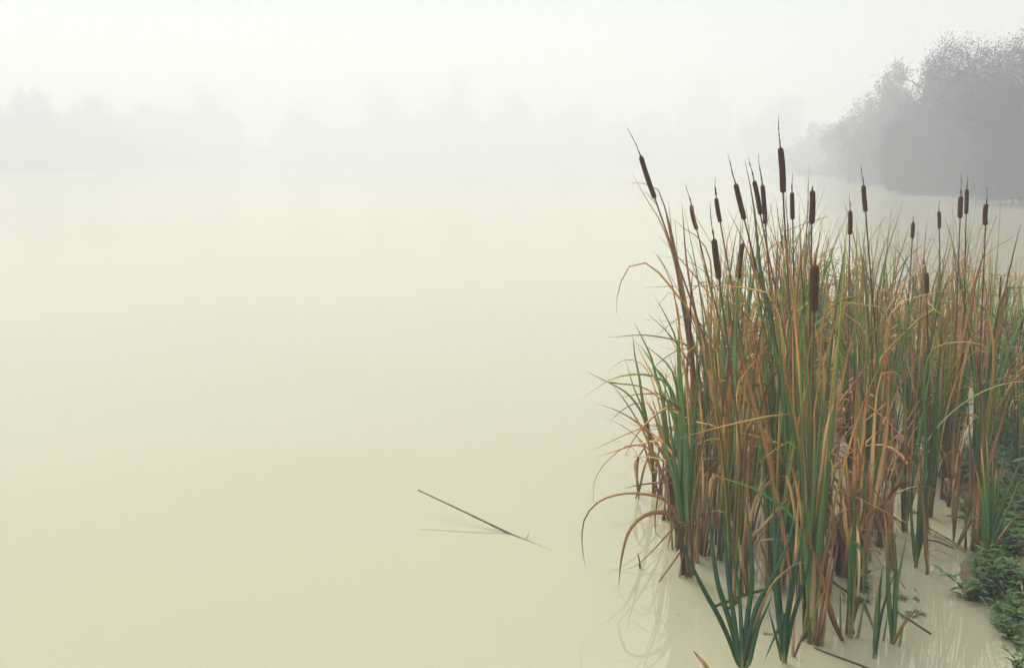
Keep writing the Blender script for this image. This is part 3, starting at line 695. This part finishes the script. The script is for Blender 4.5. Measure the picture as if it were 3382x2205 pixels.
drawn_plant('second fresh deep green shoot, right beside the nearest fan', (2590, 2186), [
  ('dark', .017, .1, [(2550, 1600), (2558, 1690), (2561, 1818), (2568, 1909), (2577, 2022), (2586, 2120)]),
  ('dark', .018, .1, [(2584, 1644), (2573, 1730), (2565, 1800), (2562, 1900), (2574, 2050)]),
  ('dark', .014, 0, [(2695, 1768), (2677, 1836), (2654, 1927), (2627, 2013), (2613, 2068), (2600, 2140)]),
  ('dark', .016, 0, [(2628, 1810), (2618, 1909), (2604, 2000), (2594, 2090)]),
  ('dark', .010, -.05, [(2536, 2000), (2554, 2068), (2573, 2136), (2580, 2180)]),
  ('dark', .014, .05, [(2654, 1650), (2650, 1760), (2625, 1900), (2600, 2060)]),
  ('dark', .012, -.05, [(2521, 2190), (2548, 2125), (2573, 2068), (2590, 2020), (2593, 2070)])], FGR, 1, sh_h=.14, green=True)
drawn_plant('thin yellow blade rising right from a curled brown foot near the bottom', (2622, 2168), [
  ('olive', .009, 0, [(2738, 1925), (2715, 1965), (2700, 1992), (2682, 2040), (2654, 2095), (2632, 2145)]), ('pale', .014, .05, [(2640, 1560), (2632, 1750), (2622, 1950), (2620, 2080)])], FGR, 1, sh_h=.05, sh_r=.006)
drawn_plant('slender twin-bladed green shoot with a red-brown foot in the reflecting puddle', (2948, 2124), [
  ('green', .016, .05, [(2918, 1690), (2928, 1750), (2932, 1818), (2934, 1950), (2942, 2060)]), ('green', .016, .05, [(2945, 1690), (2952, 1780), (2957, 1863), (2958, 1960), (2954, 2060)]),
  ('green', .012, 0, [(3000, 1740), (2978, 1850), (2962, 1950), (2955, 2060)]), ('rust', .011, -.05, [(3027, 2008), (3005, 2035), (2980, 2070), (2960, 2105)])], FGR, 2, sh_h=.2, green=True)
drawn_plant('short solitary green shoot left of the twin-bladed one', (2891, 2172), [
  ('green', .017, 0, [(2894, 1895), (2897, 1960), (2895, 2050), (2892, 2110)]), ('dark', .013, 0, [(2916, 1862), (2905, 1950), (2897, 2050)]),
  ('dark', .010, .02, [(2962, 1870), (2930, 1960), (2905, 2060)])], FGR, 1, sh_h=.08, green=True)
drawn_plant('green shoot with a reddish foot standing in clear puddle water', (3024, 1872), [
  ('green', .022, .05, [(3048, 1500), (3040, 1620), (3035, 1740), (3028, 1820)]), ('green', .015, 0, [(3004, 1620), (3012, 1740), (3020, 1820)]), ('dark', .014, 0, [(3062, 1560), (3052, 1700), (3032, 1810)]),
  ('olive', .013, 0, [(3072, 1600), (3062, 1700), (3040, 1800)])], FGR, 1, sh_h=.12)
drawn_plant('lone red-brown stalk standing in the puddle', (3062, 1895), [('rust', .016, 0, [(3040, 1500), (3045, 1620), (3053, 1720), (3058, 1820)])], FGR, 1, sh_h=.3, sh_r=.008)
drawn_plant('dark stalk standing between the puddle and the weedy bank', (3150, 1792), [('rust', .013, 0, [(3190, 1420), (3170, 1560), (3158, 1680)]), ('tan', .008, -.05, [(3225, 1603), (3200, 1598), (3178, 1606), (3165, 1640), (3154, 1720)])], FGR, 1, sh_h=.4, sh_r=.008)
drawn_plant('dead stalk slanting right towards the thick tan stems', (3158, 1803), [('tan', .018, 0, [(3236, 1560), (3222, 1640), (3205, 1710), (3180, 1765)])], FGR, 0)
drawn_plant('pair of thick tan dead stems at the edge of the weedy bank', (3220, 1815), [('tan', .018, 0, [(3236, 1480), (3232, 1600), (3226, 1720)]), ('sheath', .018, 0, [(3250, 1560), (3240, 1660), (3228, 1760)])], FGR, 3, sh_h=.4, sh_r=.016)
bz = 0.05
drawn_plant('bright green fan of blades growing on the weedy bank', (3262, 1862), [
  ('green', .017, 0, [(3220, 1540), (3236, 1610), (3250, 1690), (3256, 1780)]), ('green', .018, 0, [(3240, 1470), (3252, 1600), (3260, 1740)]), ('green', .018, .05, [(3279, 1500), (3278, 1600), (3268, 1740)]),
  ('green', .018, .05, [(3312, 1510), (3298, 1610), (3278, 1720), (3266, 1800)]), ('green', .019, 0, [(3372, 1510), (3345, 1585), (3310, 1670), (3278, 1760)]), ('green', .017, -.05, [(3360, 1600), (3338, 1660), (3305, 1730), (3275, 1800)]),
  ('green', .016, .05, [(3292, 1540), (3284, 1640), (3270, 1760)]), ('green', .014, .05, [(3256, 1420), (3264, 1560), (3266, 1720)]),
  ('tan', .008, -.05, [(3378, 1693), (3345, 1715), (3310, 1760), (3285, 1800), (3272, 1840)]), ('tan', .010, -.05, [(3212, 1764), (3230, 1782), (3245, 1805), (3252, 1830)])], FGR, 1, sh_h=.12, z=bz)
drawn_plant('short broken blade tip poking from the bottom frame edge', (2352, 2235), [('olive', .013, -.02, [(2288, 2146), (2302, 2162), (2322, 2186), (2340, 2212)])], FGR, 0)

# ---- the crowd of shoots without seed heads
FOOT = np.array([g(2215, 1660), g(2232, 1760), g(2268, 1880), g(2330, 1900), g(2420, 1900), g(2500, 1930), g(2600, 1960), g(2670, 2100), g(2730, 2080), g(2780, 1960), g(2850, 1960), g(2905, 1900),
                 g(2985, 1800), g(3070, 1720), g(3160, 1660), g(3260, 1560), g(3375, 1420), g(3440, 1260), g(3420, 1140), g(3100, 1120), g(2850, 1120), g(2620, 1180), g(2420, 1270), g(2300, 1400), g(2230, 1520)])
def in_poly(p, poly):
    c = False; n = len(poly)
    for i in range(n):
        a, b = poly[i], poly[(i + 1) % n]
        if (a[1] > p[1]) != (b[1] > p[1]) and p[0] < (b[0] - a[0]) * (p[1] - a[1]) / (b[1] - a[1]) + a[0]: c = not c
    return c
TOPX = [2150, 2230, 2300, 2400, 2480, 2560, 2640, 2700, 2760, 2850, 2930, 3000, 3080, 3180, 3260, 3320, 3400]
TOPY = [1150, 900, 740, 650, 590, 600, 560, 610, 700, 640, 740, 740, 720, 640, 690, 800, 860]
lo, hi = FOOT.min(0), FOOT.max(0)
pts = []
rr = np.random.default_rng(11)
tries = 0
NP_ = 160
while len(pts) < NP_ and tries < 40000:
    tries += 1
    p = lo + rr.uniform(0, 1, 2) * (hi - lo)
    if not in_poly(p, FOOT): continue
    dmin = 0.085 if tries < 15000 else 0.06
    if any((p[0] - q_[0]) ** 2 + (p[1] - q_[1]) ** 2 < dmin ** 2 for q_ in pts): continue
    pts.append(p)
def zone_label(kind, x, y, front):
    px = W / 2 + x / y * F * 0.9
    k = {'g': 'mostly green headless shoot', 'm': 'half yellowed headless shoot', 'd': 'dried brown headless shoot', 'b': 'snapped dead headless shoot'}[kind]
    if px < 2480: z = 'crowded in the left third of the bed'
    elif px < 2880: z = 'crowded in the middle of the bed'
    else: z = 'crowded in the right part of the bed'
    f = 'along the front' if front else 'towards the back'
    return k + ' ' + z + ' ' + f, {'g': 'green', 'm': 'yellowed', 'd': 'dried', 'b': 'snapped'}[kind] + ' shoots ' + z.replace('crowded ', '') + ' ' + f
for i, p in enumerate(pts):
    x, y = p
    front = y < 4.9
    pr = [.28, .34, .16, .22] if front else [.31, .35, .18, .16]
    kind = str(rr.choice(['g', 'm', 'd', 'b'], p=pr))
    k = int(rr.integers(0, NK[kind]))
    # apparent column of the plant and the height the crowd reaches there
    d = y * math.cos(PITCH) + CAMZ * math.sin(PITCH)
    px = W / 2 + x / d * F
    lean = np.interp(px, [2230, 2400, 2650, 2900, 3300], [-.11, -.06, -.01, .0, .04]) + rr.normal(0, .03)
    top = np.interp(px + lean * 2 / d * F, TOPX, TOPY)
    hmax = CAMZ + (atY(px, top, y)[2] - CAMZ)
    hgt = hmax * (rr.uniform(0.5, 1.04) if kind != 'g' else rr.uniform(.7, 1.05))
    s = np.clip(hgt / 1.92, 0.45, 1.15)
    if kind == 'b': s = rr.uniform(.7, 1.15)
    lb, gr = zone_label(kind, x, y, front)
    plant(kind, k, x, y, lb, gr, (1, 1, s) if kind != 'b' else (s, s, s), rr.uniform(-0.9, 0.9) + (math.pi if rr.uniform() < .5 else 0), (lean, rr.normal(0, .04)))

low = []; tries = 0
while len(low) < 92 and tries < 20000:
    tries += 1
    p = lo + rr.uniform(0, 1, 2) * (hi - lo)
    if not in_poly(p, FOOT) or any((p[0] - q_[0]) ** 2 + (p[1] - q_[1]) ** 2 < .1 ** 2 for q_ in low): continue
    low.append(p)
for i, (x, y) in enumerate(low):
    lb, gr = zone_label('b', x, y, y < 4.9)
    s = rr.uniform(.5, 1.15) if i % 3 else rr.uniform(1.0, 1.25)
    plant('b', int(rr.integers(0, NK['b'])), x, y, lb, gr, (s, s, s), rr.uniform(0, 6.28), (rr.normal(0, .06), rr.normal(0, .06)))

for i, (px, py, k, s) in enumerate([(3300, 1400, 1, .62), (3345, 1440, 4, .6), (3378, 1500, 7, .55), (3325, 1530, 2, .5), (3362, 1585, 5, .42), (3398, 1610, 8, .55), (3290, 1470, 3, .6), (3390, 1400, 6, .66)]):
    x, y, _ = ground(px, py, .05)
    plant('g', k, x, y, 'short green headless shoot on the bank at the right frame edge', 'green shoots on the right bank', (1, 1, s), i * 1.1, (.05, 0))

# ------------------------------------------------------------------ sticks and fallen leaves in the water
def stick(name, label, cat, pts3, r0, r1, mat, group=None, flat=False):
    P = smooth_path(pts3, 24); o = P[0].copy(); o[2] = 0
    n = 24; jit = 1 + 0.12 * np.sin(np.arange(n) * 2.3 + P[0][0] * 7)
    if flat: d = blade(P, np.linspace(r0, r1, n) * 2, (0, -.2, 1))
    else: d = tube(P, np.linspace(r0, r1, n) * jit, 7)
    return tag(obj(name, npmesh(name, d[0] - o, d[1], M[mat], d[2]), loc=tuple(o)), label, cat, group)
a, b = np.array(ground(1684, 1762)), np.array(ground(1925, 1862))
foot_ = ground(1381, 1682); tipx = atY(1381, 1617, foot_[1])
gg = lambda x, y, z: np.array(ground(x, y)) + (0, 0, z)
st_ = [tipx, (tipx + a) / 2 + (0, 0, .002), a + (0, 0, .002), gg(1720, 1775, .0005), gg(1760, 1790, -.0015), gg(1800, 1806, -.0035), gg(1850, 1828, -.0055), b + (0, 0, -.010)]
stick('drifting_stick', 'long thin stick rising out of the open pale water, its sunk end fading right', 'stick', st_, .0042, .0075, 'murk_fade')
stick('twig_stub', 'tiny pale twig stub beside the long stick', 'twig', [np.array(ground(1733, 1782)) + (0, 0, -.002), np.array(ground(1742, 1778)) + (0, 0, .012), np.array(ground(1748, 1774)) + (0, 0, .022)], .003, .0015, 'litter')
stick('stem_stub', 'small dark stump of a stem poking from open water left of the bed', 'stem stub', [np.array(ground(2114, 1874)) + (0, 0, -.02), np.array(ground(2112, 1874)) + (0, 0, .03), np.array(ground(2109, 1874)) + (-.005, 0, .075)], .007, .002, 'stick')
def flatpts(l, z=0.004): return [np.array(ground(*p)) + (0, 0, z) for p in l]
stick('fallen_stalk', 'dark red stalk lying half sunk in front of the brown stems', 'fallen stalk', flatpts([(2355, 2004), (2400, 1988), (2450, 1968), (2522, 1948)]), .006, .006, 'stick')
stick('fallen_stalk', 'short dark stalk lying just below the red one', 'fallen stalk', flatpts([(2405, 2010), (2425, 1995), (2440, 1982)]), .006, .006, 'stick')
stick('fallen_stalk', 'long brown stalk lying in the water at the bottom frame edge', 'fallen stalk', flatpts([(2690, 2140), (2740, 2160), (2800, 2182), (2870, 2208)]), .0025, .004, 'stick')
stick('fallen_stalk', 'straight dark stick lying in the bright puddle', 'fallen stalk', flatpts([(2964, 2022), (3000, 2045), (3035, 2068), (3074, 2094)], .004), .0035, .0035, 'stick')
stick('fallen_stalk', 'tan stalk lying from the puddle onto the weedy bank', 'fallen stalk', flatpts([(3070, 1756), (3110, 1778), (3150, 1802), (3190, 1826)], .02), .006, .005, 'litter')
stick('fallen_stalk', 'thin brown stalk lying parallel behind the tan one', 'fallen stalk', flatpts([(3062, 1783), (3100, 1790), (3150, 1812)], .004), .004, .003, 'stick')
stick('fallen_stalk', 'short tan stalk floating between the rear stems', 'fallen stalk', flatpts([(3012, 1693), (3045, 1694), (3082, 1697)], .004), .005, .004, 'litter')
stick('fallen_stalk', 'short tan stalk floating against the weeds', 'fallen stalk', flatpts([(3130, 1704), (3170, 1708), (3210, 1709)], .004), .005, .004, 'litter')
stick('fallen_stalk', 'dark curved stalk lying left of the twin-bladed shoot', 'fallen stalk', flatpts([(2750, 1922), (2790, 1950), (2830, 1968), (2870, 1990)], .005), .005, .004, 'stick')
stick('fallen_leaf', 'pale leaf arched over the puddle', 'fallen leaf', [np.array(ground(3062, 1825)), np.array(ground(3085, 1840)) + (0, 0, .04), np.array(ground(3120, 1850)) + (0, 0, .04), np.array(ground(3162, 1852)) + (0, 0, .005)], .004, .004, 'litter', flat=True)
stick('fallen_leaf', 'curved tan leaf lying on the mud right of the green fan', 'fallen leaf', [np.array(ground(3325, 1862, .1)), np.array(ground(3345, 1872, .12)), np.array(ground(3368, 1905, .12)), np.array(ground(3378, 1960, .1))], .005, .004, 'litter', flat=True)
stick('fallen_leaf', 'short bright tan leaf stub lying at the foot of the green fan', 'fallen leaf', [np.array(ground(3234, 1868, .05)), np.array(ground(3242, 1860, .06)), np.array(ground(3250, 1854, .07))], .011, .009, 'litter', flat=True)
stick('fallen_leaf', 'yellowish leaf lying flat on the water beside the nearest fan', 'fallen leaf', flatpts([(2520, 2092), (2545, 2094), (2575, 2092)], .004), .006, .003, 'litter', flat=True)

# ------------------------------------------------------------------ weeds on the bank
WEED = []
def make_weed(k, tall=False):
    r = np.random.default_rng(700 + k); parts = []; lv = []
    h = r.uniform(.12, .24) if not tall else r.uniform(.75, 1.05)
    nst = r.integers(3, 6) if not tall else 2
    fl = []
    for s_ in range(nst):
        a = r.uniform(0, 6.28); sp = r.uniform(.3, 1.3) * (1 if not tall else .15)
        hh = h * r.uniform(.7, 1)
        P = smooth_path([(0, 0, -.03), (math.cos(a) * sp * hh * .35, math.sin(a) * sp * hh * .35, hh * .55), (math.cos(a) * sp * hh, math.sin(a) * sp * hh, hh)], 9)
        parts.append(tube(P, np.linspace(.0028, .001, 9) * (1.4 if tall else 1), 5))
        nl = 14 if not tall else 44
        for j in range(nl):
            t = (j + 1) / nl * 0.97 + .02; c = P[min(8, int(t * 8))] + (P[min(8, int(t * 8) + 1)] - P[min(8, int(t * 8))]) * (t * 8 % 1)
            az = j * 2.4 + r.normal(0, .3); L = (r.uniform(.035, .075) if not tall else r.uniform(.05, .10)) * (1.15 - .6 * t * tall)
            el = r.uniform(-.2, .7)
            d = np.array((math.cos(az) * math.cos(el), math.sin(az) * math.cos(el), math.sin(el)))
            sd2 = unit(np.cross(d, (0, 0, 1.0))[None])[0]; wv_ = L * r.uniform(.13, .2) * (1 if not tall else .8)
            dn = np.array((0, 0, -L * .18))
            m1, m2 = c + d * L * .35, c + d * L * .7 + dn * .4
            lv.append(np.array([c, m1 - sd2 * wv_, m1 + dn * -.1, m1 + sd2 * wv_, m2 - sd2 * wv_ * .7, m2 - dn * .1, m2 + sd2 * wv_ * .7, c + d * L + dn]))
        if tall: fl.append(tube(smooth_path([P[-1], P[-1] + (0, 0, .05), P[-1] + (0, 0, r.uniform(.09, .15))], 9), .003 * np.abs(np.sin(np.arange(9) * 1.9)) + .0015, 6))
    lv = np.array(lv); n = len(lv)
    V = lv.reshape(-1, 3); q = []
    for i in range(n):
        b = i * 8
        q += [(b, b + 1, b + 2, b + 2), (b, b + 2, b + 3, b + 3), (b + 1, b + 4, b + 5, b + 2), (b + 2, b + 5, b + 6, b + 3), (b + 4, b + 7, b + 5, b + 5), (b + 5, b + 7, b + 6, b + 6)]
    me = bpy.data.meshes.new('foliage'); me.from_pydata(V.tolist(), [], [tuple(dict.fromkeys(f)) for f in q]); me.materials.append(M['weed_dark' if (tall or k % 2) else 'weed'])
    v, qq, uv = join(parts)
    f = None
    if tall:
        f = [npmesh('flower_spike', a_[0], a_[1], M['flower'], a_[2]) for a_ in fl]
    return me, npmesh('stem', v, qq, M['weed_stem'], uv), f
WEEDM = [make_weed(k) for k in range(7)]; TALLM = [make_weed(20 + k, True) for k in range(3)]
def weed(x, y, label, group, mdl, s, rz, z=None):
    z = max(0.0, float(ground_z(np.array([x]), np.array([y]))[0])) if z is None else z
    root = empty('weed', (x, y, z - 0.01), rz); root.scale = (s, s, s); tag(root, label, 'weed', group)
    obj('foliage', mdl[0], root); obj('stem', mdl[1], root)
    for f in (mdl[2] or []): obj('flower_spike', f, root)
rw = np.random.default_rng(33)
def weeds_at(boxpx, n, label, group, s=(.8, 1.3), sink=False):
    c = 0; t = 0
    while c < n and t < n * 60:
        t += 1
        px, py = rw.uniform(boxpx[0], boxpx[2]), rw.uniform(boxpx[1], boxpx[3])
        x, y, _ = ground(px, py, 0.05)
        if not sink and shore_signed(np.array([x]), np.array([y]))[0] < -0.03: continue
        weed(x, y, label, group, WEEDM[int(rw.integers(0, 7))], rw.uniform(*s), rw.uniform(0, 6.28), z=-0.02 if sink else None); c += 1
weeds_at((3175, 1850, 3320, 1975), 13, 'leafy dark green weed in the clump jutting out over the puddle', 'weeds jutting over the puddle', (.5, .95))
weeds_at((3270, 1620, 3382, 1860), 36, 'leafy green weed on the bank around the bright green fan', 'weeds around the green fan', (.45, .95))
weeds_at((3190, 1480, 3270, 1700), 9, 'shaded weed on the bank behind the thick tan stems', 'weeds behind the tan stems')
weeds_at((3335, 1330, 3400, 1620), 11, 'weed on the rear bank at the right frame edge', 'weeds on the rear bank', (.6, 1.1))
weeds_at((3290, 1930, 3400, 2200), 16, 'small weed on the bare mud in the bottom right corner', 'weeds on the bare mud', (.4, .8))
weeds_at((2825, 1820, 2865, 2010), 7, 'small floating weed beside the curled pale blade', 'weeds floating in the shallows', (.3, .55), True)
weeds_at((2955, 1940, 3040, 2030), 4, 'small floating weed behind the twin-bladed shoot', 'weeds floating by the twin-bladed shoot', (.3, .5), True)
weeds_at((3040, 1250, 3110, 1440), 8, 'weed glimpsed between stems in the rear right of the bed', 'weeds between the rear stems', (1.2, 1.8), True)
for i, (px, py, Y) in enumerate([(3388, 0, 5.6), (3352, 0, 6.1), (3398, 0, 5.0), (3368, 0, 6.6), (3405, 0, 6.0), (3380, 0, 7.2), (3330, 0, 7.0)]):
    x = (px - W / 2) / F * (Y * math.cos(PITCH) + CAMZ * 0.17)
    weed(x, Y, 'tall narrow-leaved weed with dark dead flower spikes at the right frame edge', 'tall weeds at the right edge', TALLM[i % 3], rw.uniform(.95, 1.25), i * 1.7)

# ground cover too small and too many to count: creeping leaves, moss and leaf litter on the bank
def cover(name, mat, n, size, seed, dens):
    r = np.random.default_rng(seed); out_ = []
    while len(out_) < n:
        x = r.uniform(1.2, 5.2, 4000); y = r.uniform(2.5, 9, 4000); d = shore_signed(x, y)
        keep = (d > 0.0) & (r.uniform(0, 1, 4000) < dens(x, y, d)) & (x / y < 0.62)
        z = ground_z(x, y); out_ += list(zip(x[keep], y[keep], z[keep]))
    c = np.array(out_[:n]); a = r.uniform(0, 6.28, n); el = r.uniform(-.1, .6, n)
    c[:, 2] += r.uniform(.002, .035, n)
    A = np.stack([np.cos(a), np.sin(a), np.sin(el)], 1); B = np.stack([-np.sin(a), np.cos(a), r.normal(0, .4, n)], 1)
    s = size * r.uniform(.5, 1.4, (n, 1))
    V = np.stack([c - A * s, c + B * s * .4, c + A * s, c - B * s * .4], 1).reshape(-1, 3)
    return tag(obj(name, npmesh(name, V, np.arange(n * 4).reshape(-1, 4), M[mat], smooth=False)), kind='stuff')
patch = lambda x, y, d: np.clip(0.5 + 1.6 * np.sin(x * 4.3 + 1) * np.sin(y * 3.1), 0.12, 1) * np.where(y < 3.95, .35, 1)
cover('ground_cover', 'weed', 9000, .013, 5, patch)
cover('leaf_litter', 'litter', 900, .012, 6, lambda x, y, d: 0.6 + 0 * x)
def scum():
    r = np.random.default_rng(9); c = []
    while len(c) < 420:
        p = lo - .15 + r.uniform(0, 1, 2) * (hi - lo + .3)
        if shore_signed(np.array([p[0]]), np.array([p[1]]))[0] < -.02 and (in_poly(p, FOOT) or r.uniform() < .25): c.append((p[0], p[1], .0025))
    c = np.array(c); n = len(c); a = r.uniform(0, 6.28, n); L = r.uniform(.004, .035, (n, 1)) ** 1.0; w_ = r.uniform(.0012, .004, (n, 1))
    A = np.stack([np.cos(a), np.sin(a), 0 * a], 1); B = np.stack([-np.sin(a), np.cos(a), 0 * a], 1)
    V = np.stack([c - A * L, c + B * w_, c + A * L, c - B * w_], 1).reshape(-1, 3)
    tag(obj('floating_debris', npmesh('floating_debris', V, np.arange(n * 4).reshape(-1, 4), M['litter'], smooth=False)), kind='stuff')
scum()
